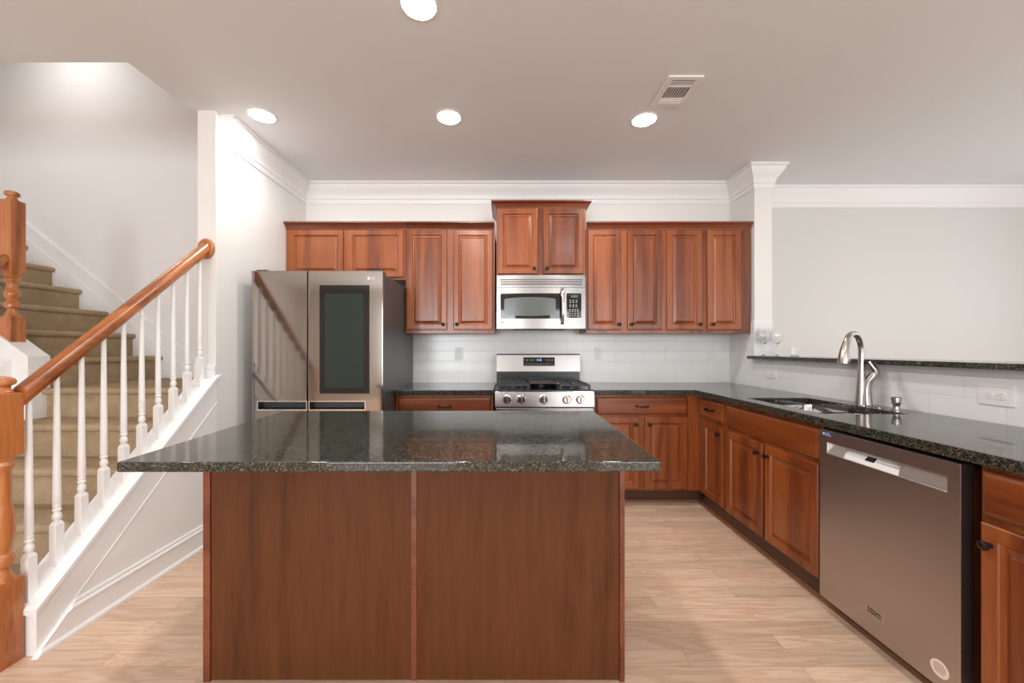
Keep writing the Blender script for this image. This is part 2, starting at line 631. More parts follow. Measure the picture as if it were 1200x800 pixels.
def window(n, f, a, c, z0, z1):
    b = MB()
    for (u0, u1, v0, v1) in ((a, a + .05, z0, z1), (c - .05, c, z0, z1), (a, c, z0, z0 + .05), (a, c, z1 - .05, z1), (a, c, (z0 + z1) / 2 - .02, (z0 + z1) / 2 + .02)):
        p, q = f(u0, 0.02), f(u1, 0.08)
        b.box(min(p[0], q[0]), max(p[0], q[0]), min(p[1], q[1]), max(p[1], q[1]), v0, v1)
    struct(b.build('window_%d' % n, M['trim'], sm=False))


for i, (a, c) in enumerate(wy):
    window(i + 1, lambda u, v: (u, -4.7 - v), a, c, 0.5, 2.4)
for i, (a, c) in enumerate(wr):
    window(i + 4, lambda u, v: (5.4 + v, u), a, c, 0.6, 2.4)

# crown moulding round the kitchen and on into the dining room
crown = [(0, 0), (0.085, 0), (0.085, -0.018), (0.072, -0.026), (0.068, -0.045), (0.050, -0.075), (0.028, -0.105), (0.020, -0.125), (0.020, -0.145), (0.013, -0.150), (0.013, -0.172), (0.008, -0.180), (0.008, -0.188), (0, -0.188)]
struct(sweep(crown, [(XL, YE + 0.04), (XL, YB), (XR, YB), (XR, 3.28), (XR + 0.15, 3.28), (XR + 0.15, YD), (5.4, YD)], CEIL).build('trim_1', M['trim']))
# baseboards
base = [(0, 0), (0.026, 0), (0.026, 0.012), (0.020, 0.020), (0.014, 0.022), (0.014, 0.105), (0.020, 0.110), (0.020, 0.118), (0.010, 0.124), (0.010, 0.136), (0.004, 0.142), (0, 0.142)]
struct(sweep(base, [(XL, YE + 0.05), (XL, YB)], 0).build('baseboard_left', M['trim']))
struct(sweep(base, [(XR + 0.15, 3.0), (XR + 0.15, YD), (5.4, YD)], 0).build('baseboard_dining', M['trim']))

# tiled splashbacks
t = thing('tile_backsplash', 'white running bond tile backsplash on the back wall behind the stove', 'backsplash', (0, 0, 0))
MB().box(-0.93, XR, YB - 0.012, YB, 0.88, 1.42).build('tile_field', M['tile_x'], t, sm=False)
t = thing('tile_backsplash', 'white tile backsplash of the right wall, below the raised ledge and round the wall end', 'backsplash', (0, 0, 0))
MB().box(XR - 0.012, XR, 0.3, 3.28, 0.88, 1.1468).build('tile_field', M['tile_y'], t, sm=False)
MB().box(XR - 0.012, XR, 3.28, YB - 0.012, 0.88, 1.462).build('tile_field', M['tile_y'], t, sm=False)
MB().box(XR - 0.012, XR + 0.15, 3.268, 3.2795, 1.147, 1.462).build('tile_field', M['tile_x'], t, sm=False)

# raised ledge on the low wall
t = grid_slab([XR - 0.075, XR + 0.30], [0.28, 3.267], lambda i, j: True, 1.1475, 1.175, lambda u, v, a: (u, v, a), 0.004)
tag(t.build('ledge_slab', M['granite']), 'long narrow dark granite ledge on top of the low tiled wall', 'ledge')

# ------------------------------------------------------------------ stairs
RISE = 0.195
NOS = [1.60, 1.83, 2.06, 2.29, 2.52]      # nosing of each lower step
stair = thing('staircase', 'tan carpeted staircase rising behind the white balusters and turning left', 'staircase', (-2.5, 1.6, 0))


def nose_profile(run, top, h):
    # (run distance, z): riser, bullnose, tread
    pts = [(0.03, top - h), (0.03, top - 0.045)]
    for k in range(7):
        a = -PI / 2 - PI * k / 6 * 0.98
        pts.append((0.021 + 0.021 * math.cos(a), top - 0.022 + 0.022 * math.sin(a)))
    pts += [(0.03, top), (run, top), (run, top - h)]
    return pts


def sub(v, base=(-2.5, 1.6, 0)):
    return (v[0] - base[0], v[1] - base[1], v[2] - base[2])


for k, y in enumerate(NOS[:4]):
    MB().prism(nose_profile(0.27, RISE * (k + 1), RISE), lambda u, v, a, y=y: sub((a, y + u, v)), -3.14, -2.012).build('step', M['carpet'], stair)
MB().prism(nose_profile(YS - 2.52, RISE * 5, RISE), lambda u, v, a: sub((a, 2.52 + u, v)), -3.14, -2.012).build('landing', M['carpet'], stair)
for k in range(6, 14):
    xn = -3.02 - 0.237 * (k - 6)
    MB().prism(nose_profile(0.27, RISE * k, RISE), lambda u, v, a, xn=xn: sub((xn - u, a, v)), 2.571, YS - 0.012).build('step', M['carpet'], stair)

SL = 0.893


def zcap(y):
    return 0.2255 + SL * (y - 1.575)


XK = XL + 0.004      # kitchen face of the stair's knee wall
b = MB().prism([(1.545, 0), (YE, 0), (YE, zcap(YE) - 0.022), (1.545, zcap(1.545) - 0.022)], lambda u, v, a: (a, u, v), -2.005, XK)
struct(b.build('wall_stair_side', M['trim'], sm=False))
b = MB().prism([(1.535, zcap(1.535) - 0.022), (YE, zcap(YE) - 0.022), (YE, zcap(YE)), (1.535, zcap(1.535))], lambda u, v, a: (a, u, v), -2.02, XK + 0.012)
b.prism([(1.54, zcap(1.54) - 0.032), (YE + 0.03, zcap(YE + 0.03) - 0.032), (YE + 0.03, zcap(YE + 0.03) - 0.023), (1.54, zcap(1.54) - 0.023)], lambda u, v, a: (a, u, v), XK - 0.002, XK + 0.008)
struct(b.build('trim_2', M['trim'], sm=False))
# raked moulding line and baseboard of the knee wall
b = MB().prism([(1.62, zcap(1.62) - 0.182), (YE, zcap(YE) - 0.182), (YE, zcap(YE) - 0.176), (1.62, zcap(1.62) - 0.176)], lambda u, v, a: (a, u, v), XK - 0.001, XK + 0.003)
struct(b.build('trim_3', M['trim'], sm=False))
b = MB().loops([[(XK + o_, (u_ + 0.180 - 0.2255) / SL + 1.577 if e_ == 0 else YE + 0.05, u_) for o_, u_ in base] for e_ in (0, 1)])
struct(b.build('baseboard_stair', M['trim']))
# base block round the wall end at the top of the cap
b = MB().box(-2.02, XL + 0.003, YE - 0.016, YE, zcap(YE) - 0.02, 1.12)
b.box(-2.024, XL + 0.006, YE - 0.021, YE, 1.10, 1.128, 0.004)
struct(b.build('trim_5', M['trim'], sm=False))
# skirt board along the stairwell wall
b = MB().prism([(-4.9, 2.355 + 0.81 * 0.655), (-2.78, 2.355 - 0.81 * 1.465), (-2.012, 1.168), (-2.012, 0.80), (-3.0, 0.80), (-4.9, 2.3)], lambda u, v, a: (u, a, v), YS - 0.010, YS)
b.prism([(-4.9, 2.355 + 0.81 * 0.655), (-2.78, 1.168), (-2.012, 1.168), (-2.012, 1.150), (-2.77, 1.150), (-4.9, 2.337 + 0.81 * 0.655)], lambda u, v, a: (u, a, v), YS - 0.018, YS)
b.prism([(-4.9, 2.222 + 0.81 * 0.655), (-2.80, 1.055), (-2.80, 1.045), (-4.9, 2.212 + 0.81 * 0.655)], lambda u, v, a: (u, a, v), YS - 0.014, YS)
struct(b.build('trim_6', M['trim'], sm=False))
# knee wall of the upper flight, its raked cap under the upper newel


def zup(x):
    return 1.185 + 0.72 * (-3.045 - x)


b = MB().prism([(-3.045, 0), (-4.6, 0), (-4.6, zup(-4.6)), (-3.045, zup(-3.045))], lambda u, v, a: (u, a, v), 2.45, 2.57)
struct(b.build('wall_stair_upper', M['trim'], sm=False))
b = MB().box(-3.26, -3.145, 1.5, 2.45, 0, 0.20)
b.prism([(1.5, 0.2), (2.45, 0.2), (2.45, 1.17), (1.5, 0.33)], lambda u, v, a: (a, u, v), -3.26, -3.145)
struct(b.build('wall_stair_left', M['trim'], sm=False))


def newel(parent, cx, cy, z0, zlow, zturn, ztop, h, fin):
    """square base, turned middle, square head, button finial"""
    b = MB().box(cx - h, cx + h, cy - h, cy + h, z0, zlow, 0.004)
    L = zturn - zlow
    P = [(h * 1.0, -0.012), (h * 0.98, 0.0), (h * 0.80, 0.014), (h * 0.62, 0.03), (h * 0.55, 0.05), (h * 0.86, 0.062), (h * 0.92, 0.078), (h * 0.80, 0.094), (h * 0.60, 0.105)]
    P += [(h * (0.66 + 0.26 * math.sin(PI * min(1, q / 0.62))) if q < .62 else h * (0.66 - 0.08 * (q - .62)), 0.115 + (L - 0.115 - 0.06) * q) for q in [i / 12 for i in range(13)]]
    P += [(h * 0.84, L - 0.045), (h * 0.88, L - 0.034), (h * 0.70, L - 0.02), (h * 0.98, L), (h, L + 0.012)]
    b.lathe([(r, zlow + z) for r, z in P], (cx, cy, 0), seg=28)
    b.box(cx - h, cx + h, cy - h, cy + h, zturn, ztop, 0.006)
    e = ztop
    s = fin / 0.036
    b.lathe([(0.030 * s, e - .002), (0.030 * s, e + .006), (0.026 * s, e + .010), (0.022 * s, e + .018), (0.023 * s, e + .028), (0.034 * s, e + .034), (0.036 * s, e + .044), (0.033 * s, e + .054), (0.022 * s, e + .062), (0.008 * s, e + .066), (0, e + .067)], (cx, cy, 0), seg=28)
    return b.build('newel_post', M['oak'], parent)


def rail(parent, x, ya, za, yb, zb):
    hw = 0.031
    prof = [(-0.55, -1), (-0.62, -0.55), (-1.0, -0.30), (-1.0, 0.25), (-0.80, 0.68), (-0.45, 0.95), (0, 1.03), (0.45, 0.95), (0.80, 0.68), (1.0, 0.25), (1.0, -0.30), (0.62, -0.55), (0.55, -1)]
    return MB().prism([(p * hw, q * 0.041) for p, q in prof], lambda u, v, a: (x + u, (ya, yb)[a], (za, zb)[a] + v), 0, 1).build('handrail', M['oak_rail'], parent)


XB = -1.948
t = thing('stair_railing', 'oak handrail with white balusters along the near open side of the stairs', 'railing', (0, 0, 0))
newel(t, -1.968, 1.498, 0.0, 0.33, 0.815, 1.062, 0.042, 0.040)
rail(t, XB, 1.538, 1.045, 2.488, 1.880)
b = MB().loops([[(XB + math.cos(2 * PI * k / 28) * 0.052 * s, yy, 1.885 + math.sin(2 * PI * k / 28) * 0.066 * s) for k in range(28)] for yy, s in ((YE - 0.001, 1.0), (YE - 0.016, 1.0), (YE - 0.022, 0.9), (YE - 0.024, 0.7))])
b.build('rosette', M['oak'], t)
for i in range(10):
    y = 1.571 + 0.0975 * i
    zb = zcap(y)
    zt = 1.045 + 0.879 * (y - 1.538) - 0.034
    h = 0.0155
    zl = zb + 0.165
    b = MB()
    b.loops([[(XB + sx * h, y + sy * h, z if z else zb + SL * sy * h - .001) for sx, sy in ((-1, -1), (1, -1), (1, 1), (-1, 1))] for z in (0, zl)], True, False)
    b.loops([[(XB + sx * h * q, y + sy * h * q, z) for sx, sy in ((-1, -1), (1, -1), (1, 1), (-1, 1))] for z, q in ((zl, 1), (zl + 0.014, 0.62))], True, True)
    L = zt - zl
    P = [(0.0095, 0.008), (0.010, 0.016), (0.014, 0.024), (0.0155, 0.034), (0.014, 0.044), (0.0105, 0.052), (0.0105, 0.056), (0.0145, 0.060), (0.0145, 0.066), (0.0115, 0.070), (0.0135, 0.078), (0.0135, 0.084), (0.0125, 0.088)]
    P += [(0.0138 - 0.0052 * q, 0.092 + (L - 0.092) * q) for q in [j / 10 for j in range(11)]]
    b.lathe([(r, zl + z) for r, z in P], (XB, y, 0), seg=14)
    b.build('baluster', M['trim'], t)

t = thing('stair_railing', 'upper oak newel post and rail on the far inner corner of the stairs', 'railing', (0, 0, 0))
newel(t, -3.215, 2.505, 1.17, 1.443, 1.72, 2.198, 0.041, 0.036)
rail(t, -3.215, 2.462, 1.80, 1.55, 1.02)
newel(t, -3.215, 1.50, 0.0, 0.33, 0.815, 1.062, 0.041, 0.036)

# ------------------------------------------------------------------ cabinets


def door_mesh(x0, x1, z0, z1, t=0.020, f=0.048, y=0.0):
    b = MB()
    lps = []
    for ins, yy in ((0, -0.0005), (0, -t + 0.005), (0.003, -t + 0.001), (0.006, -t), (f - 0.004, -t), (f - 0.001, -t + 0.003), (f + 0.003, -t + 0.011), (f + 0.010, -t + 0.0125), (f + 0.026, -t + 0.0055), (f + 0.0265, -t + 0.002), (f + 0.029, -t + 0.001)):
        lps.append([(x0 + ins, y + yy, z0 + ins), (x1 - ins, y + yy, z0 + ins), (x1 - ins, y + yy, z1 - ins), (x0 + ins, y + yy, z1 - ins)])
    b.loops(lps)
    return b


def drawer_mesh(x0, x1, z0, z1, t=0.020, y=0.0):
    b = MB()
    lps = []
    for ins, yy in ((0, -0.0005), (0, -t + 0.008), (0.004, -t + 0.005), (0.012, -t + 0.001), (0.016, -t)):
        lps.append([(x0 + ins, y + yy, z0 + ins), (x1 - ins, y + yy, z0 + ins), (x1 - ins, y + yy, z1 - ins), (x0 + ins, y + yy, z1 - ins)])
    b.loops(lps)
    return b


def knob(parent, x, z, y=-0.020):
    return MB().lathe([(0.009, 0), (0.009, 0.002), (0.005, 0.004), (0.005, 0.012), (0.012, 0.016), (0.0155, 0.021), (0.0145, 0.026), (0.009, 0.0295), (0, 0.031)], (x, y, z), 'Y', 18).build('knob', M['bronze'], parent)


def pull(parent, x, z, y=-0.020, hw=0.048):
    b = MB()
    pts = [(x + hw * s, y - 0.022 - 0.006 * (1 - s * s), z - 0.004 * (1 - s * s)) for s in [i / 6 - 1 for i in range(13)]]
    b.tube(pts, [0.0045 + 0.0015 * (1 - abs(i - 6) / 6) for i in range(13)], 10)
    for s in (-1, 1):
        b.tube([(x + hw * s * 0.93, y, z), (x + hw * s * 0.93, y - 0.024, z)], [0.008, 0.0045], 10)
        b.lathe([(0.010, 0), (0.010, 0.003), (0.006, 0.005)], (x + hw * s * 0.93, y, z), 'Y', 14)
    return b.build('pull_handle', M['bronze'], parent)


CROWN_W = [(0, 0), (0.006, 0), (0.008, 0.010), (0.014, 0.016), (0.022, 0.034), (0.038, 0.046), (0.044, 0.048), (0.044, 0.060), (0, 0.060)]


def cabinet(name, label, cat, loc, rz, w, d, h, doors, drawers=(), toe=0.0, recess=0.085, group=None, crown_path=None, top=True, false_front=False, bottom_lip=False):
    t = thing(name, label, cat, loc, rz, group)
    b = MB()
    z0 = toe
    b.box(0, w, 0, 0.019, z0, h)                       # face frame
    b.box(0, 0.016, 0.019, d, z0, h)
    b.box(w - 0.016, w, 0.019, d, z0, h)
    b.box(0.016, w - 0.016, 0.019, d, z0, z0 + 0.016)
    b.box(0.016, w - 0.016, d - 0.010, d, z0 + .016, h)
    if top:
        b.box(0.016, w - 0.016, 0.019, d - 0.010, h - 0.016, h)
    if bottom_lip:
        b.box(0, w, -0.004, 0.014, z0 - 0.014, z0)
    b.build('body', M['cherry'], t, sm=False)
    if toe:
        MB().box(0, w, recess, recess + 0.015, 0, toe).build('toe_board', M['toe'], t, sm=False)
    for (x0, x1, a, c, kx, kz) in doors:
        o = door_mesh(x0, x1, a, c).build('door', M['cherry'], t, sm=False)
        if kx is not None:
            knob(o, kx, kz)
    for (x0, x1, a, c) in drawers:
        o = drawer_mesh(x0, x1, a, c).build('false_front' if false_front else 'drawer', M['cherry_h'], t, sm=False)
        if not false_front:
            pull(o, (x0 + x1) / 2, (a + c) / 2)
    if crown_path:
        sweep(CROWN_W, crown_path, h - 0.008).build('crown_moulding', M['crown_wood'], t)
    return t


YU = 3.31       # face of the wall cabinets
G_U = 'cherry wall cabinets over the counter'
zb, zt = 1.368, 2.265
DU = YB - YU - 0.002
DT = YB - 0.014 - YU


def px(p, d=3.29):
    return (p - 592) * d / 450


# over the fridge
x0, x1 = XL + 0.004, px(474.6)
z0 = 1.825
o = cabinet('wall_cabinet', 'short two-door cherry cabinet above the refrigerator', 'cabinet', (x0, YU, z0), 0, x1 - x0, DU, zt - z0,
            [(px(337.4) - x0, px(401.8) - x0, 0.022, 2.252 - z0, px(395) - x0, 0.05), (px(406.8) - x0, px(472.2) - x0, 0.022, 2.252 - z0, px(413) - x0, 0.05)],
            group=G_U, crown_path=[(0, 0), (x1 - x0, 0)])
# tall pair left of the microwave
xa, xb = px(475.0), px(579.6)
cabinet('wall_cabinet', 'tall two-door cherry cabinet between the refrigerator and the microwave', 'cabinet', (xa, YU, zb), 0, xb - xa, DT, zt - zb,
        [(px(476.6) - xa, px(523.6) - xa, 0.028, 2.252 - zb, px(519.5) - xa, 0.075), (px(531) - xa, px(577.6) - xa, 0.028, 2.252 - zb, px(535.5) - xa, 0.075)],
        group=G_U, crown_path=[(0, 0), (xb - xa, 0)])
# raised pair over the microwave
YC = 3.265
xa, xb = -0.074, 0.684
zc0, zc1 = 1.855, 2.43
s = 3.245 / 450
cabinet('wall_cabinet', 'taller-set two-door cherry cabinet directly above the microwave', 'cabinet', (xa, YC, zc0), 0, xb - xa, YB - YC - 0.002, zc1 - zc0,
        [((583.2 - 592) * s - xa, (630 - 592) * s - xa, 0.012, 2.418 - zc0, (626 - 592) * s - xa, 0.055), ((636.6 - 592) * s - xa, (684.2 - 592) * s - xa, 0.012, 2.418 - zc0, (641 - 592) * s - xa, 0.055)],
        group=G_U, crown_path=[(0, YB - YC - 0.004), (0, 0), (xb - xa, 0), (xb - xa, YB - YC - 0.004)])
# right of the microwave: two units
xa, xm, xb = px(687.6), px(779.2), px(880.4)
cabinet('wall_cabinet', 'tall two-door cherry cabinet just right of the microwave', 'cabinet', (xa, YU, zb), 0, xm - xa, DT, zt - zb,
        [(px(689.2) - xa, px(728) - xa, 0.028, 2.252 - zb, px(725.5) - xa, 0.075), (px(735.8) - xa, px(776) - xa, 0.028, 2.252 - zb, px(740) - xa, 0.075)],
        group=G_U, crown_path=[(0, 0), (xm - xa, 0)])
xb = 2.113
cabinet('wall_cabinet', 'tall two-door cherry cabinet at the right end, against the wall end', 'cabinet', (xm, YU, zb), 0, xb - xm, DT, zt - zb,
        [(px(782) - xm, px(823.4) - xm, 0.028, 2.252 - zb, px(820) - xm, 0.075), (px(829.6) - xm, px(869) - xm, 0.028, 2.252 - zb, px(835) - xm, 0.075)],
        group=G_U, crown_path=[(0, 0), (xb - xm, 0)])

# base cabinets of the back run
YF = 3.02
G_B = 'cherry base cabinets under the counter'
DB = YB - YF - 0.002
HB = 0.872
cabinet('base_cabinet', 'cherry base cabinet with one drawer between refrigerator and stove', 'cabinet', (-0.858, YF, 0), 0, 0.765, DB, HB,
        [(0.02, 0.375, 0.137, 0.697, 0.345, 0.64), (0.39, 0.745, 0.137, 0.697, 0.42, 0.64)], [(0.02, 0.745, 0.717, 0.854)], toe=0.12, group=G_B, top=False)
cabinet('base_cabinet', 'cherry base cabinet with a wide drawer over two doors, right of the stove', 'cabinet', (0.690, YF, 0), 0, 0.745, DB, HB,
        [(0.023, 0.357, 0.137, 0.697, 0.327, 0.645), (0.403, 0.737, 0.137, 0.697, 0.433, 0.645)], [(0.023, 0.737, 0.717, 0.854)], toe=0.12, group=G_B, top=False)
# corner filler
XF = 1.525
t = thing('corner_filler', 'narrow cherry filler post in the inner corner of the base cabinets', 'cabinet', (1.437, YF, 0), 0)
MB().box(0, XF - 1.437, 0, 0.019, 0.12, HB).build('post', M['cherry'], t, sm=False)
MB().box(0, XF + 0.045 - 1.437, 0.085, 0.10, 0, 0.12).build('toe_board', M['toe'], t, sm=False)

# right run (local x runs towards the camera)
RZ = -PI / 2
DR = 2.115 - XF


def right_cab(label, ya, yb, doors, drawers, **kw):
    conv = [(ya - p, ya - q, a, c, (ya - kx) if kx is not None else None, kz) for p, q, a, c, kx, kz in doors]
    dr = [(ya - p, ya - q, a, c) for p, q, a, c in drawers]
    return cabinet('base_cabinet', label, 'cabinet', (XF, ya, 0), RZ, ya - yb, DR, HB, conv, dr, toe=0.12, recess=0.04, group=G_B, top=False, **kw)


right_cab('narrow cherry base cabinet with small drawer over one door, next to the inner corner', 3.018, 2.64,
          [(2.935, 2.662, 0.13, 0.685, 2.70, 0.63)], [(2.975, 2.662, 0.717, 0.852)])
right_cab('two-door cherry sink cabinet with a plain long front panel, left of the dishwasher', 2.638, 1.838,
          [(2.618, 2.252, 0.125, 0.678, 2.285, 0.618), (2.232, 1.85, 0.125, 0.678, 2.20, 0.618)], [(2.622, 1.848, 0.700, 0.850)], false_front=True)
right_cab('cherry base cabinet with drawer and single door, right of the dishwasher at the frame edge', 1.228, 0.70,
          [(1.218, 0.72, 0.125, 0.688, 1.192, 0.625)], [(1.218, 0.72, 0.712, 0.852)])

# shoe moulding along the foot of the base cabinets
struct(sweep([(0, 0), (0.018, 0), (0.017, 0.008), (0.010, 0.016), (0, 0.018)], [(0.69, YF + 0.0845), (XF + 0.0395, YF + 0.0845), (XF + 0.0395, 0.70)], 0).build('trim_4', M['shoe']))

# ------------------------------------------------------------------ countertops
ZT = 0.914
tp = lambda u, v, a: (u, v, a)
YCF = 2.97
XCF = 1.475
o = grid_slab([-0.862, -0.088], [YCF, YB - 0.013], lambda i, j: True, 0.874, ZT, tp, 0.005).build('countertop', M['granite'])
tag(o, 'short dark granite countertop between the refrigerator and the stove', 'countertop')
SX0, SX1, SY0, SY1 = 1.575, 1.975, 1.885, 2.50
xs = [0.688, XCF, SX0, SX1, XR - 0.013]
ys = [0.69, SY0, SY1, YCF, YB - 0.013]
o = grid_slab(xs, ys, lambda i, j: (j == 3) or (i >= 1 and not (i == 2 and j == 1)), 0.874, ZT, tp, 0.005).build('countertop', M['granite'])
tag(o, 'long L-shaped dark granite countertop holding the sink and faucet', 'countertop')

# ------------------------------------------------------------------ sink


def rrect(cx, cy, hx, hy, r, z, n=6):
    out = []
    for (sx, sy, a0) in ((1, 1, 0), (-1, 1, PI / 2), (-1, -1, PI), (1, -1, 3 * PI / 2)):
        for k in range(n + 1):
            a = a0 + PI / 2 * k / n
            out.append((cx + sx * (hx - r) + r * math.cos(a), cy + sy * (hy - r) + r * math.sin(a), z))
    return out


t = thing('kitchen_sink', 'double-bowl steel undermount sink in the right counter', 'sink', (1.775, 2.19, 0.68))
for (ya, yb) in ((1.875, 2.155), (2.175, 2.51)):
    cx, cy, hx, hy = 0.0, (ya + yb) / 2 - 2.19, 0.212, (yb - ya) / 2
    b = MB()
    top = 0.1935
    low = 0.188 if True else top
    b.loops([rrect(cx, cy, hx, hy, 0.05, 0.0), rrect(cx, cy, hx, hy, 0.05, top - 0.002), rrect(cx, cy, hx, hy, 0.05, top), rrect(cx, cy, hx - 0.006, hy - 0.006, 0.045, top),
             rrect(cx, cy, hx - 0.010, hy - 0.010, 0.042, top - 0.006), rrect(cx, cy, hx - 0.014, hy - 0.014, 0.040, 0.03), rrect(cx, cy, hx - 0.030, hy - 0.030, 0.035, 0.012), rrect(cx, cy, 0.03, 0.03, 0.029, 0.008)], True, True)
    o = b.build('bowl', M['chrome'], t)
    MB().lathe([(0.042, 0.011), (0.042, 0.0135), (0.030, 0.0135), (0.026, 0.010), (0.008, 0.010), (0.006, 0.016), (0, 0.017)], (cx, cy, 0), seg=24).build('drain', M['nickel'], o)

# ------------------------------------------------------------------ faucet
FX, FY = 2.035, 2.185
t = thing('faucet', 'brushed nickel pull-down kitchen faucet with gooseneck behind the sink', 'faucet', (FX, FY, ZT))
dx, dy = -0.91, -0.41       # spout direction
pts, rad = [], []
for z, r in ((0, 0.026), (0.03, 0.0245), (0.07, 0.0225), (0.11, 0.021), (0.15, 0.0195), (0.20, 0.017), (0.26, 0.0155)):
    k = 0.012 * (z / 0.26)
    pts.append((dx * -k * 0 - 0.012 + 0.02 * z, 0, z))
    rad.append(r)
x00 = pts[-1][0]
Rr = 0.087
for i in range(1, 15):
    a = PI * i / 16
    r_ = Rr * (1 - math.cos(a))
    pts.append((x00 + dx * r_, dy * r_, 0.30 + 0.105 * math.sin(a) - (0 if i > 1 else 0.0)))
    rad.append(0.0150)
neck_end = pts[-1]
MB().tube(pts, rad, 20).build('spout', M['nickel'], t)
r_ = Rr * (1 - math.cos(PI * 14 / 16))
hp = [(neck_end[0] - dx * 0.01, neck_end[1] - dy * 0.01, neck_end[2] + 0.03)]
hp = [(x00 + dx * q, dy * q, z) for q, z in ((0.140, 0.378), (0.153, 0.355), (0.168, 0.325), (0.178, 0.290), (0.184, 0.262), (0.186, 0.240))]
MB().tube(hp, [0.0152, 0.0185, 0.0215, 0.0250, 0.0270, 0.0265], 20).build('spray_head', M['nickel'], t)
# second lobe of the body that carries the lever
MB().tube([(0.014, -0.010, 0), (0.012, -0.009, 0.05), (0.011, -0.010, 0.10), (0.018, -0.017, 0.14), (0.030, -0.030, 0.168), (0.030, -0.038, 0.188)], [0.026, 0.023, 0.021, 0.021, 0.021, 0.013], 18).build('valve_body', M['nickel'], t)
MB().tube([(0.030, -0.030, 0.165), (0.038, -0.040, 0.182), (0.030, -0.040, 0.205), (0.014, -0.034, 0.232), (0.006, -0.030, 0.250)], [0.018, 0.0175, 0.015, 0.013, 0.010], 14).build('lever', M['nickel'], t)
MB().lathe([(0.036, 0), (0.036, 0.003), (0.030, 0.006)], (0.0, 0, 0), seg=28).build('base_ring', M['nickel'], t)
t = MB().lathe([(0.023, 0), (0.023, 0.004), (0.016, 0.008), (0.0135, 0.022), (0.0145, 0.030), (0.020, 0.040), (0.020, 0.046), (0.0175, 0.048), (0.0175, 0.052), (0.021, 0.054), (0.021, 0.068), (0.017, 0.071), (0, 0.072)], (0, 0, 0), seg=28).build('soap_dispenser', M['nickel'], loc=(2.022, 1.985, ZT))
tag(t, 'small spool-shaped nickel deck dispenser right of the faucet', 'soap dispenser')
t = MB().lathe([(0.021, 0), (0.021, 0.003), (0.016, 0.0045), (0, 0.0045)], (0, 0, 0), seg=24).build('deck_hole_cover', M['nickel'], loc=(2.035, 2.09, ZT))
tag(t, 'flat round nickel hole cover on the counter between faucet and dispenser', 'hole cover')

# ------------------------------------------------------------------ island
t = thing('kitchen_island', 'cherry panelled kitchen island standing in the middle of the floor', 'island', (-0.34, 1.7, 0))


def isl(v):
    return (v[0] + 0.34, v[1] - 1.7, v[2])


def ibox(x0, x1, y0, y1, z0, z1, bev=0.0):
    return MB().box(x0 + 0.34, x1 + 0.34, y0 - 1.7, y1 - 1.7, z0, z1, bev)


YI = 1.425
IXL, IXR = -1.120, 0.443
ibox(IXL + 0.03, IXR - 0.02, YI + 0.02, 1.94, 0.10, 0.884).build('body', M['cherry'], t, sm=False)
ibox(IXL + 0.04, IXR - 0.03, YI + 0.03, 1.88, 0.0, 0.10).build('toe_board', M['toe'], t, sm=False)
xs1, xs2 = (481.5 - 592) * YI / 450, (488.5 - 592) * YI / 450
ibox(IXL + 0.026, xs1, YI + 0.004, YI + 0.02, 0.004, 0.884).build('front_panel', M['island'], t, sm=False)
ibox(xs2, IXR - 0.018, YI + 0.004, YI + 0.02, 0.004, 0.884).build('front_panel', M['island'], t, sm=False)
ibox(xs1, xs2, YI, YI + 0.02, 0.004, 0.884, 0.002).build('seam_batten', M['crown_wood'], t)
ibox(IXL, IXL + 0.026, YI - 0.003, 1.95, 0.0, 0.884, 0.002).build('end_panel', M['crown_wood'], t)
ibox(IXR - 0.018, IXR, YI - 0.003, 1.95, 0.0, 0.884, 0.002).build('end_panel', M['crown_wood'], t)
for k in range(3):
    xa = IXL + 0.05 + k * 0.49
    o = door_mesh(-(xa + 0.47 + 0.34), -(xa + 0.34), 0.14, 0.69).build('door', M['cherry'], t)
    o.rotation_euler = (0, 0, PI)
    o.location = (0, 0.24, 0)
    knob(o, -(xa + 0.34) - 0.03, 0.64)
    o = drawer_mesh(-(xa + 0.47 + 0.34), -(xa + 0.34), 0.71, 0.85).build('drawer', M['cherry_h'], t)
    o.rotation_euler = (0, 0, PI)
    o.location = (0, 0.24, 0)
    pull(o, -(xa + 0.235 + 0.34), 0.78)
b = MB()
quad = [(-1.105, 1.090), (0.447, 1.097), (0.456, 1.995), (-1.148, 1.985)]
b.loops([[(x, y, z) for x, y in quad] for z in (0.884, ZT)])
es = list(b.bm.edges)
bmesh.ops.bevel(b.bm, geom=es, offset=0.005, segments=2, affect='EDGES', profile=0.5)
b.wn = True
tag(b.build('island_countertop', M['granite']), 'large dark speckled granite slab on top of the island', 'countertop')

# ------------------------------------------------------------------ refrigerator
RX, RY = -1.785, 2.70
t = thing('refrigerator', 'steel side-by-side refrigerator with a dark glass window in its right door', 'refrigerator', (RX, RY, 0))
RW = 0.925
MB().box(0.004, RW - 0.004, 0.085, 0.90, 0.05, 1.765, 0.004).build('body', M['side_grey'], t)
MB().box(0.03, RW - 0.03, 0.06, 0.80, 0.0, 0.06).build('base_grille', M['dark_plastic'], t)
SPL = 0.396


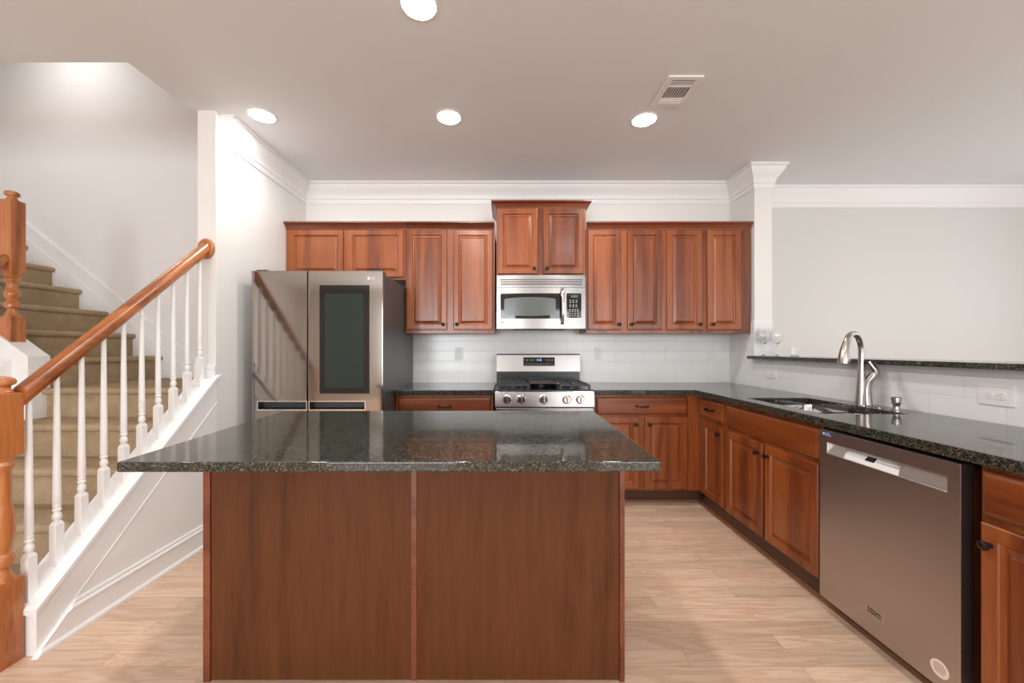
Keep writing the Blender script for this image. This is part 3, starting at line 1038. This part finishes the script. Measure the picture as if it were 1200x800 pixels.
def fridge_door(x0, x1, hx0, hx1):
    us = [x0, hx0, hx1, x1]
    vs = [0.07, 0.805, 0.865, 1.783]
    g = grid_slab(us, vs, lambda i, j: not (i == 1 and j == 1), 0.0, 0.078, lambda u, v, a: (u, a, v), 0.004)
    o = g.build('door', M['fridge_steel'], t)
    h = MB()
    h.loops([[(hx0, 0.070, 0.865), (hx0, 0.070, 0.800), (hx0, 0.030, 0.800), (hx0, 0.066, 0.812), (hx0, 0.066, 0.865)], [(hx1, 0.070, 0.865), (hx1, 0.070, 0.800), (hx1, 0.030, 0.800), (hx1, 0.066, 0.812), (hx1, 0.066, 0.865)]])
    h.build('handle_recess', M['dark_plastic'], o)
    f = grid_slab([hx0 - 0.005, hx0 + 0.002, hx1 - 0.002, hx1 + 0.005], [0.800, 0.808, 0.861, 0.868], lambda i, j: not (i == 1 and j == 1), -0.002, 0.006, lambda u, v, a: (u, a, v))
    f.build('handle_trim', M['chrome'], o, sm=False)
    return o


o = fridge_door(0.0, SPL - 0.003, 0.045, SPL - 0.008)
o = fridge_door(SPL + 0.003, RW, SPL + 0.012, 0.800)
g = MB()


def flat_rr(bm, x0, x1, z0, z1, r, ya, yb):
    cx, cz, hx, hz = (x0 + x1) / 2, (z0 + z1) / 2, (x1 - x0) / 2, (z1 - z0) / 2
    lp = rrect(cx, cz, hx, hz, r, 0, 4)
    bm.loops([[(p[0], yb, p[1]) for p in lp], [(p[0], ya, p[1]) for p in lp]])
    return bm


pan = flat_rr(MB(), 0.480, 0.831, 0.919, 1.681, 0.006, -0.0015, 0.004).build('window_border', M['black_glass'], o, sm=False)
flat_rr(MB(), 0.519, 0.789, 0.961, 1.621, 0.004, -0.0025, 0.002).build('window_glass', M['tint_glass'], o, sm=False)
b = MB().lathe([(0.0105, 0), (0.0105, 0.0008)], (0.826, 0, 1.729), 'Y', 20)
b.build('logo_disc', M['chrome'], o, sm=False)
text('logo_letters', 'LG', 0.022, 0.858, -0.0008, 1.729, M['chrome'], o)
text('logo_letters', 'LG', 0.009, 0.826, -0.0012, 1.729, M['dark_plastic'], o)
MB().box(RW + 0.0005, RW + 0.003, 0.012, 0.066, 0.10, 1.75).build('door_edge_strip', M['side_grey'], o, sm=False)
MB().box(0.02, 0.10, 0.02, 0.14, 1.765, 1.795, 0.006).build('hinge_cover', M['dark_plastic'], t)
MB().box(RW - 0.10, RW - 0.02, 0.02, 0.14, 1.765, 1.795, 0.006).build('hinge_cover', M['dark_plastic'], t)

# ------------------------------------------------------------------ range
GX, GY = -0.078, 2.925
t = thing('gas_range', 'freestanding steel gas range with five front knobs and a centre griddle', 'stove', (GX, GY, 0))
W = 0.757
MB().box(0.004, W - 0.004, 0.035, 0.66, 0.04, 0.90).build('body', M['side_grey'], t, sm=False)
MB().box(0.02, W - 0.02, 0.06, 0.62, 0.0, 0.05).build('base', M['dark_plastic'], t, sm=False)
# sloped control panel
MB().prism([(0.0, 0.792), (0.045, 0.792), (0.045, 0.906), (0.012, 0.906), (0.008, 0.902)], lambda u, v, a: (a, u, v), 0.0, W).build('control_panel', M['steel'], t, sm=False)
for kx in (0.092, 0.200, 0.370, 0.549, 0.651):
    b = MB().lathe([(0.035, 0), (0.035, 0.004), (0.031, 0.008), (0.029, 0.026), (0.026, 0.030), (0, 0.030)], (kx, 0.003, 0.848), 'Y', 24)
    b.box(kx - 0.006, kx + 0.006, -0.036, -0.010, 0.825, 0.871, 0.003)
    b.build('control_knob', M['chrome'], t)
o = MB().box(0.004, W - 0.004, -0.006, 0.035, 0.215, 0.782, 0.006).build('oven_door', M['steel'], t)
flat_rr(MB(), 0.12, W - 0.12, 0.34, 0.66, 0.02, -0.008, -0.004).build('oven_window', M['black_glass'], o, sm=False)
b = MB().tube([(0.05, -0.052, 0.742), (W - 0.05, -0.052, 0.742)], 0.012, 14)
for q in (0.07, W - 0.07):
    b.box(q - 0.012, q + 0.012, -0.050, -0.004, 0.732, 0.752, 0.003)
b.build('oven_handle', M['chrome'], o)
MB().box(0.004, W - 0.004, -0.004, 0.035, 0.05, 0.205, 0.006).build('drawer', M['steel'], t)
MB().box(0.0, W, 0.012, 0.60, 0.902, 0.918, 0.004).build('cooktop', M['black'], t)
# backguard
MB().box(0.0, W, 0.575, 0.66, 0.90, 1.035).build('backguard_base', M['black'], t, sm=False)
o = MB().prism([(0.545, 1.028), (0.690, 1.028), (0.690, 1.186), (0.575, 1.186), (0.562, 1.176)], lambda u, v, a: (a, u, v), 0.0, W).build('backguard', M['steel'], t, sm=False)
sl = (0.562 - 0.545) / (1.176 - 1.028)


def bgy(z):
    return 0.545 + sl * (z - 1.028)


b = MB()
b.loops([[(x, bgy(z) + e, z) for x, z in ((0.243, 1.078), (0.527, 1.078), (0.527, 1.156), (0.243, 1.156))] for e in (0.003, -0.0015)])
dsp = b.build('display', M['black_glass'], o, sm=False)
text('clock_digits', '4:10', 0.026, 0.385, bgy(1.13) - 0.003, 1.131, M['digits'], dsp)
b = MB()
for c_ in range(12):
    xx = 0.262 + c_ * 0.0225
    b.box(xx, xx + 0.011, bgy(1.095) - 0.0025, bgy(1.095), 1.0935, 1.0965)
for xx in (0.27, 0.30, 0.325, 0.45, 0.475, 0.50):
    b.box(xx, xx + 0.011, bgy(1.13) - 0.0025, bgy(1.13), 1.128, 1.133)
b.build('button_marks', M['print'], dsp, sm=False)
b = MB().lathe([(0.008, 0), (0.008, 0.001)], (0.022, bgy(1.045), 1.045), 'Y', 16)
b.build('maker_badge', M['chrome'], o, sm=False)


def grate(x0, x1):
    b = MB()
    y0, y1, z = 0.045, 0.545, 0.952
    r = 0.0075
    ring = [(x0, y0), (x1, y0), (x1, y1), (x0, y1), (x0, y0)]
    for (p, q) in zip(ring[:-1], ring[1:]):
        b.box(min(p[0], q[0]) - r, max(p[0], q[0]) + r, min(p[1], q[1]) - r, max(p[1], q[1]) + r, z - 0.008, z + 0.005, 0.002)
    b.box(x0, x1, (y0 + y1) / 2 - r, (y0 + y1) / 2 + r, z - 0.008, z + 0.005)
    xm_ = (x0 + x1) / 2
    b.box(xm_ - r * .8, xm_ + r * .8, y0, y1, z - 0.006, z + 0.009)
    for yy in (0.17, 0.42):
        b.box(x0, x1, yy - r * .8, yy + r * .8, z - 0.006, z + 0.009)
    for p in ((x0, y0), (x1, y0), (x1, y1), (x0, y1)):
        b.box(p[0] - .008, p[0] + .008, p[1] - .008, p[1] + .008, 0.917, z)
    return b.build('grate', M['iron'], t)


grate(0.030, 0.255)
grate(0.505, 0.728)
b = MB().box(0.268, 0.492, 0.10, 0.52, 0.955, 0.963, 0.003)
b.box(0.268, 0.492, 0.51, 0.52, 0.963, 0.975, 0.003)
for xx in (0.268, 0.484):
    b.box(xx, xx + 0.008, 0.10, 0.52, 0.917, 0.972)
b.build('griddle', M['iron'], t)
for bx, by, br_ in ((0.142, 0.17, 0.045), (0.142, 0.42, 0.035), (0.616, 0.17, 0.05), (0.616, 0.42, 0.035), (0.38, 0.30, 0.05)):
    MB().lathe([(br_ + 0.008, 0.917), (br_ + 0.006, 0.928), (br_, 0.929), (br_, 0.936), (br_ - 0.006, 0.939), (0, 0.939)], (bx, by, 0), seg=24).build('burner', M['iron'], t)

# ------------------------------------------------------------------ microwave
MX, MY, MZ0, MZ1 = -0.072, 3.245, 1.403, 1.852
MWW = 0.752
t = thing('microwave', 'steel over-the-range microwave hung under the raised cabinet', 'microwave', (MX, MY, MZ0))
MH = MZ1 - MZ0


def bow(x):
    u = (x / MWW - 0.5) * 2
    return -0.022 * (1 - u * u)


def strips(x0, x1, zb_, zt_, e0, e1, n=24):
    """curved plate following the bowed front; zb_/zt_ may be functions of x"""
    b = MB()
    lps = []
    for i in range(n + 1):
        # denser near the ends for rounded corners
        s_ = i / n
        s_ = 0.5 - 0.5 * math.cos(PI * s_)
        x = x0 + (x1 - x0) * s_
        za = zb_(x) if callable(zb_) else zb_
        zc = zt_(x) if callable(zt_) else zt_
        lps.append([(x, bow(x) + e1, za), (x, bow(x) + e0, za), (x, bow(x) + e0, zc), (x, bow(x) + e1, zc)])
    return b.loops(lps)


def rounded(x0, x1, z0, z1, r, up, arch=0.0):
    def f(x):
        d = min(x - x0, x1 - x)
        k = 0.0 if d >= r else r - math.sqrt(max(0, r * r - (r - d) ** 2))
        u = ((x - x0) / (x1 - x0) - 0.5) * 2
        a = arch * (1 - u * u)
        return (z1 - k + a) if up else (z0 + k - a)
    return f


def mz(y):
    return CAM_H + (408 - y) / 138.9 - MZ0


def mxx(p):
    return (p - 592) / 138.9 - MX


MB().box(0.004, MWW - 0.004, 0.02, YB - MY - 0.014, 0.012, MH).build('body', M['side_grey'], t, sm=False)
MB().box(0.15, MWW - 0.15, 0.0, 0.35, 0.0, 0.014).build('underside_vent', M['dark_plastic'], t, sm=False)
gz = mz(336.5)
b = strips(0, MWW, gz, MH, 0.0, 0.05, 24)
gr = b.build('vent_grille', M['steel'], t)
for y_ in (327.6, 329.7, 331.8, 333.6):
    strips(0.034, MWW - 0.03, mz(y_) - 0.004, mz(y_) + 0.003, -0.0012, 0.004).build('grille_slot', M['slot'], gr, sm=False)
xd = mxx(662.6)
dr = strips(0, xd - 0.001, 0.0, gz - 0.003, 0.0, 0.04).build('door', M['steel'], t)
cp = strips(xd + 0.001, MWW, 0.0, gz - 0.003, 0.0, 0.04).build('control_side', M['steel'], t)
xa, xb = mxx(586.4), mxx(660.2)
strips(xa, xb, rounded(xa, xb, mz(373.4), 0, 0.012, False), rounded(xa, xb, 0, mz(343.8), 0.012, True), -0.002, 0.004).build('window_border', M['black_glass'], dr)
xa, xb = mxx(591.0), mxx(650.8)
strips(xa, xb, rounded(xa, xb, mz(368.6), 0, 0.010, False, 0.012), rounded(xa, xb, 0, mz(350.2), 0.010, True, 0.014), -0.0035, 0.002).build('window_glass', M['mw_glass'], dr)
hx = mxx(658.6)
hb = bow(hx)
b = MB().tube([(hx, hb - 0.004, mz(339)), (hx, hb - 0.030, mz(343)), (hx, hb - 0.042, mz(350)), (hx, hb - 0.046, mz(359)), (hx, hb - 0.042, mz(368)), (hx, hb - 0.030, mz(375)), (hx, hb - 0.004, mz(379))], [0.015, 0.014, 0.013, 0.012, 0.013, 0.014, 0.015], 14)
b.build('door_handle', M['chrome'], dr)
xa, xb = mxx(663.6), mxx(681.4)
pn = strips(xa, xb, rounded(xa, xb, mz(372.3), 0, 0.010, False), rounded(xa, xb, 0, mz(343.6), 0.010, True), -0.002, 0.004).build('keypad', M['black_glass'], cp)
b = MB()
for r_, y_ in enumerate((352.0, 354.3, 357.6, 359.6, 363.0, 365.2, 367.8, 370.2)):
    for c_ in range(3 if r_ < 4 else 4):
        xx = mxx(667.2 + c_ * (3.6 if r_ < 4 else 2.9))
        b.box(xx, xx + 0.012, bow(xx) - 0.0035, bow(xx), mz(y_) - 0.002, mz(y_) + 0.003)
b.build('key_marks', M['print'], pn, sm=False)
b = MB().box(mxx(667.5), mxx(677), bow(mxx(672)) - 0.004, bow(mxx(672)), mz(348.6), mz(345.8))
b.build('clock_window', plain('dim green display', (0.05, 0.09, 0.07), 0.2), pn, sm=False)
b = MB().lathe([(0.0115, 0), (0.0115, 0.0015), (0.0095, 0.002)], (mxx(589), bow(mxx(589)), mz(377.4)), 'Y', 20)
b.build('maker_badge', M['chrome'], dr, sm=False)
text('badge_letters', 'GE', 0.0125, mxx(589), bow(mxx(589)) - 0.0025, mz(377.4), M['slot'], dr)

# ------------------------------------------------------------------ dishwasher
DWY = 1.829
t = thing('dishwasher', 'steel dishwasher with recessed handle under the right counter', 'dishwasher', (XF, DWY, 0), RZ)
DW = 0.567
FT = -0.028
us = [0, 0.043, 0.527, DW]
vs = [0.066, 0.751, 0.800, 0.857]
d = grid_slab(us, vs, lambda i, j: not (i == 1 and j == 1), FT, 0.018, lambda u, v, a: (u, a, v), 0.003).build('door', M['dw_steel'], t)
for (a, c, dp) in ((0.043, 0.130, 0.016), (0.365, 0.527, 0.010)):
    b = MB()
    b.loops([[(x, FT + 0.002, 0.751), (x, FT + dp, 0.795), (x, FT + dp, 0.800), (x, 0.017, 0.800), (x, 0.017, 0.751)] for x in (a, c)])
    b.build('handle_recess', M['satin'], d, sm=False)
b = MB()
b.loops([[(x, FT + 0.001, 0.751), (x, FT + 0.006, 0.768), (x, FT + 0.030, 0.792), (x, FT + 0.030, 0.800), (x, 0.017, 0.800), (x, 0.017, 0.751)] for x in (0.130, 0.365)])
cpn = b.build('control_strip', M['white_plastic'], d, sm=False)
cpn['label'] = 'pale control strip'
b = MB()
b.loops([[(x, FT + 0.006 + q - e, 0.768 + q) for x, q in ((0.222, 0.001), (0.262, 0.001), (0.262, 0.017), (0.222, 0.017))] for e in (0, 0.0012)])
b.build('display', M['black'], cpn, sm=False)
b = MB()
for k in range(9):
    xx = 0.272 + k * 0.0095
    b.loops([[(x, FT + 0.006 + q - e, 0.768 + q) for x, q in ((xx, 0.006), (xx + 0.006, 0.006), (xx + 0.006, 0.008), (xx, 0.008))] for e in (0, 0.0009)])
b.build('button_marks', M['print_dark'], cpn, sm=False)
flat_rr(MB(), 0.240, 0.309, 0.152, 0.177, 0.002, FT - 0.0018, FT + 0.001).build('badge_rim', M['chrome'], d, sm=False)
flat_rr(MB(), 0.2425, 0.3065, 0.1545, 0.1745, 0.001, FT - 0.0022, FT).build('badge_plate', M['black'], d, sm=False)
text('badge_letters', 'MAYTAG', 0.0165, 0.2745, FT - 0.0025, 0.1645, M['chrome'], d)
MB().lathe([(0.029, 0), (0.029, 0.0008)], (0.506, FT, 0.133), 'Y', 32).build('round_sticker', M['pink_sticker'], d, sm=False)
b = MB()
for k in range(6):
    hw_ = 0.020 * math.sqrt(max(0.1, 1 - ((k - 2.5) / 3.4) ** 2))
    b.box(0.506 - hw_, 0.506 + hw_, FT - 0.0012, FT, 0.1485 - k * 0.0058, 0.1500 - k * 0.0058)
b.build('sticker_print', M['print_dark'], d, sm=False)
MB().box(0.014, 0.072, FT - 0.0008, FT, 0.828, 0.848).build('corner_sticker', M['blue_sticker'], d, sm=False)
b = MB()
b.lathe([(0.0065, 0), (0.0065, 0.0012)], (0.026, FT, 0.838), 'Y', 16)
for k in range(3):
    b.box(0.036, 0.068 - 0.006 * k, FT - 0.0012, FT, 0.8315 + k * 0.0055, 0.8335 + k * 0.0055)
b.build('sticker_print', M['print'], d, sm=False)
MB().box(0.004, DW - 0.002, 0.02, 0.57, 0.10, 0.845).build('tub', M['cherry_dark'], t, sm=False)
MB().box(0.0, DW, 0.04, 0.56, 0.0, 0.10).build('toe_board', M['toe_grey'], t, sm=False)

# ------------------------------------------------------------------ electrical outlets
G_O = 'white outlet plates on the tile'


def outlet(label, loc, rz, w, h, kind, n=1, group=None):
    t = thing('switch_plate' if kind == 'switch' else 'wall_outlet', label, 'switch' if kind == 'switch' else 'outlet', loc, rz, group)
    flat_rr(MB(), -w / 2, w / 2, -h / 2, h / 2, 0.004, -0.006, 0.0).build('cover_plate', M['white_plastic'], t, sm=False)
    horiz = w > h
    if kind == 'switch':
        o = flat_rr(MB(), -0.016, 0.016, -0.033, 0.033, 0.002, -0.009, -0.006).build('rocker', M['white_plastic'], t, sm=False)
        return t
    for s_ in (-1, 1):
        cx, cz = (s_ * 0.020, 0) if horiz else (0, s_ * 0.020)
        o = flat_rr(MB(), cx - 0.0155, cx + 0.0155, cz - 0.0145, cz + 0.0145, 0.007, -0.0085, -0.006).build('receptacle', M['white_plastic'], t, sm=False)
        b = MB()
        for q in (-0.006, 0.006):
            if horiz:
                b.box(cx - 0.004, cx + 0.005, -0.0089, -0.008, cz + q - 0.001, cz + q + 0.001)
            else:
                b.box(cx + q - 0.001, cx + q + 0.001, -0.0089, -0.008, cz - 0.003, cz + 0.006)
        if horiz:
            b.box(cx - 0.011, cx - 0.007, -0.0089, -0.008, cz - 0.002, cz + 0.002)
        else:
            b.box(cx - 0.002, cx + 0.002, -0.0089, -0.008, cz - 0.010, cz - 0.006)
        b.build('slots', M['outlet_slot'], o, sm=False)
    return t


yt = YB - 0.012
s = yt / 450
outlet('white outlet on the tile left of the stove', ((538 - 592) * s, yt, 1.185), 0, 0.075, 0.122, 'o', group=G_O)
outlet('white outlet on the tile just right of the stove', ((701.5 - 592) * s, yt, 1.185), 0, 0.075, 0.122, 'o', group=G_O)
outlet('white switch plate on the tile under the right wall cabinets, between two outlets', ((783 - 592) * s, yt, 1.185), 0, 0.075, 0.122, 'switch', group=G_O)
outlet('white outlet on the back tile nearest the right corner', ((835 - 592) * s, yt, 1.185), 0, 0.075, 0.122, 'o', group=G_O)
xt = XR - 0.012
outlet('small sideways white outlet under the far end of the ledge', (xt, 3.06, 1.035), RZ, 0.115, 0.072, 'o', group=G_O)
t = outlet('larger sideways white outlet plate right of the faucet, near the frame edge', (xt, 1.655, 1.033), RZ, 0.118, 0.082, 'o', group=G_O)

# ------------------------------------------------------------------ ceiling lights and register
cans = [(-0.378, 2.579, 'round recessed ceiling light over the island, middle of the far row of three'),
        (0.945, 2.608, 'round recessed ceiling light beside the air register'),
        (-1.62, 2.56, 'round recessed ceiling light close to the left wall crown'),
        (-0.39, 1.735, 'round recessed ceiling light cut by the top edge of the photo'),
        (-0.39, 0.70, 'round recessed ceiling light above the camera position'),
        (0.945, 0.75, 'round recessed ceiling light above the right aisle, nearest the camera'),
        (-0.6, -1.6, 'added unseen recessed light behind the camera for more illumination, left one'),  # this lamp and the next are added out of view for illumination
        (1.6, -1.6, 'added unseen recessed light behind the camera for more illumination, right one'),
        (3.6, 1.9, 'added unseen recessed light for the dining area beyond the ledge')]  # lamp added out of view, lights the dining side
first = None
for (x, y, lb) in cans:
    if first is None:
        t = thing('ceiling_light', lb, 'light', (x, y, CEIL), 0, 'recessed ceiling lights')
        MB().lathe([(0.078, 0), (0.090, 0), (0.090, -0.003), (0.078, -0.006), (0.074, -0.002)], seg=36, cap=False).build('trim_ring', M['trim'], t)
        MB().lathe([(0.077, -0.001), (0.074, -0.006), (0.060, -0.011), (0.035, -0.014), (0, -0.015)], seg=36).build('lens', M['lamp'], t)
        first = t
    else:
        t = copy_tree(first)
        t.location = (x, y, CEIL)
        t['label'] = lb
    l = bpy.data.lights.new('downlight', 'AREA')
    l.shape = 'DISK'
    l.size = 0.14
    l.energy = DOWN_POWER * (0.35 if x > 3 else 1)
    l.color = (1.0, 0.98, 0.95)
    lo = bpy.data.objects.new('downlight', l)
    COL.objects.link(lo)
    lo.location = (x, y, CEIL - 0.02)
t = copy_tree(first)
t.location = (-3.75, 3.05, 4.05)
t['label'] = 'round recessed ceiling light high in the stairwell'
l = bpy.data.lights.new('downlight', 'AREA')
l.shape = 'DISK'
l.size = 0.14
l.energy = 6.5
l.color = (1.0, 0.965, 0.93)
lo = bpy.data.objects.new('downlight', l)
COL.objects.link(lo)
lo.location = (-3.75, 2.85, 4.0)

VX0, VX1, VY0, VY1 = 0.932, 1.132, 2.184, 2.455
t = thing('air_register', 'white rectangular ceiling air register with dark slots', 'vent', ((VX0 + VX1) / 2, (VY0 + VY1) / 2, CEIL))
hx_, hy_ = (VX1 - VX0) / 2, (VY1 - VY0) / 2
us = [-hx_, -hx_ + 0.034, hx_ - 0.034, hx_]
vs = [-hy_, -hy_ + 0.030, -hy_ + 0.078, -hy_ + 0.090, -hy_ + 0.190, hy_]
grid_slab(us, vs, lambda i, j: not (i == 1 and j in (1, 3)), -0.010, 0.0, lambda u, v, a: (u, v, a), 0.002).build('frame', M['trim'], t)
MB().box(us[1], us[2], vs[1], vs[4], -0.002, -0.0005).build('duct_back', M['dark_plastic'], t, sm=False)
for k in range(2):
    yy = vs[1] + 0.014 + k * 0.018
    MB().box(us[1], us[2], yy, yy + 0.005, -0.009, -0.002).build('louvre', M['white_plastic'], t, sm=False)
for k in range(8):
    xx = us[1] + 0.010 + k * 0.0150
    MB().box(xx, xx + 0.0045, vs[3], vs[4], -0.009, -0.002).build('louvre', M['white_plastic'], t, sm=False)
b = MB()
for k in range(3):
    b.box(us[1], us[2], vs[4] + 0.016 + k * 0.014, vs[4] + 0.022 + k * 0.014, -0.0125, -0.010)
b.build('closed_louvres', M['trim'], t, sm=False)

# ------------------------------------------------------------------ glasses on the ledge
wg = [(0.033, 0), (0.033, 0.0015), (0.012, 0.004), (0.0035, 0.012), (0.003, 0.085), (0.008, 0.094), (0.026, 0.110), (0.038, 0.135), (0.042, 0.160), (0.040, 0.190), (0.035, 0.222),
      (0.0338, 0.222), (0.0388, 0.190), (0.0406, 0.160), (0.0366, 0.136), (0.0248, 0.112), (0.004, 0.098), (0, 0.0975)]
g1 = MB().lathe(wg, seg=28).build('wine_glass', M['glass'], loc=(2.125, 3.16, 1.1755))
tag(g1, 'clear stemmed wine glass on the ledge in front of the tiled wall end', 'wine glass', 'glassware on the ledge')
g2 = g1.copy()
COL.objects.link(g2)
g2.location = (2.235, 3.16, 1.1755)
tag(g2, 'clear stemmed wine glass on the ledge before the cream wall', 'wine glass', 'glassware on the ledge')
tg = [(0.026, 0), (0.031, 0.003), (0.035, 0.065), (0.0335, 0.065), (0.0295, 0.010), (0, 0.009)]
g3 = MB().lathe(tg, seg=28).build('tumbler', M['glass'], loc=(2.335, 3.10, 1.1755))
tag(g3, 'short clear tumbler on the ledge right of the two wine glasses', 'tumbler', 'glassware on the ledge')
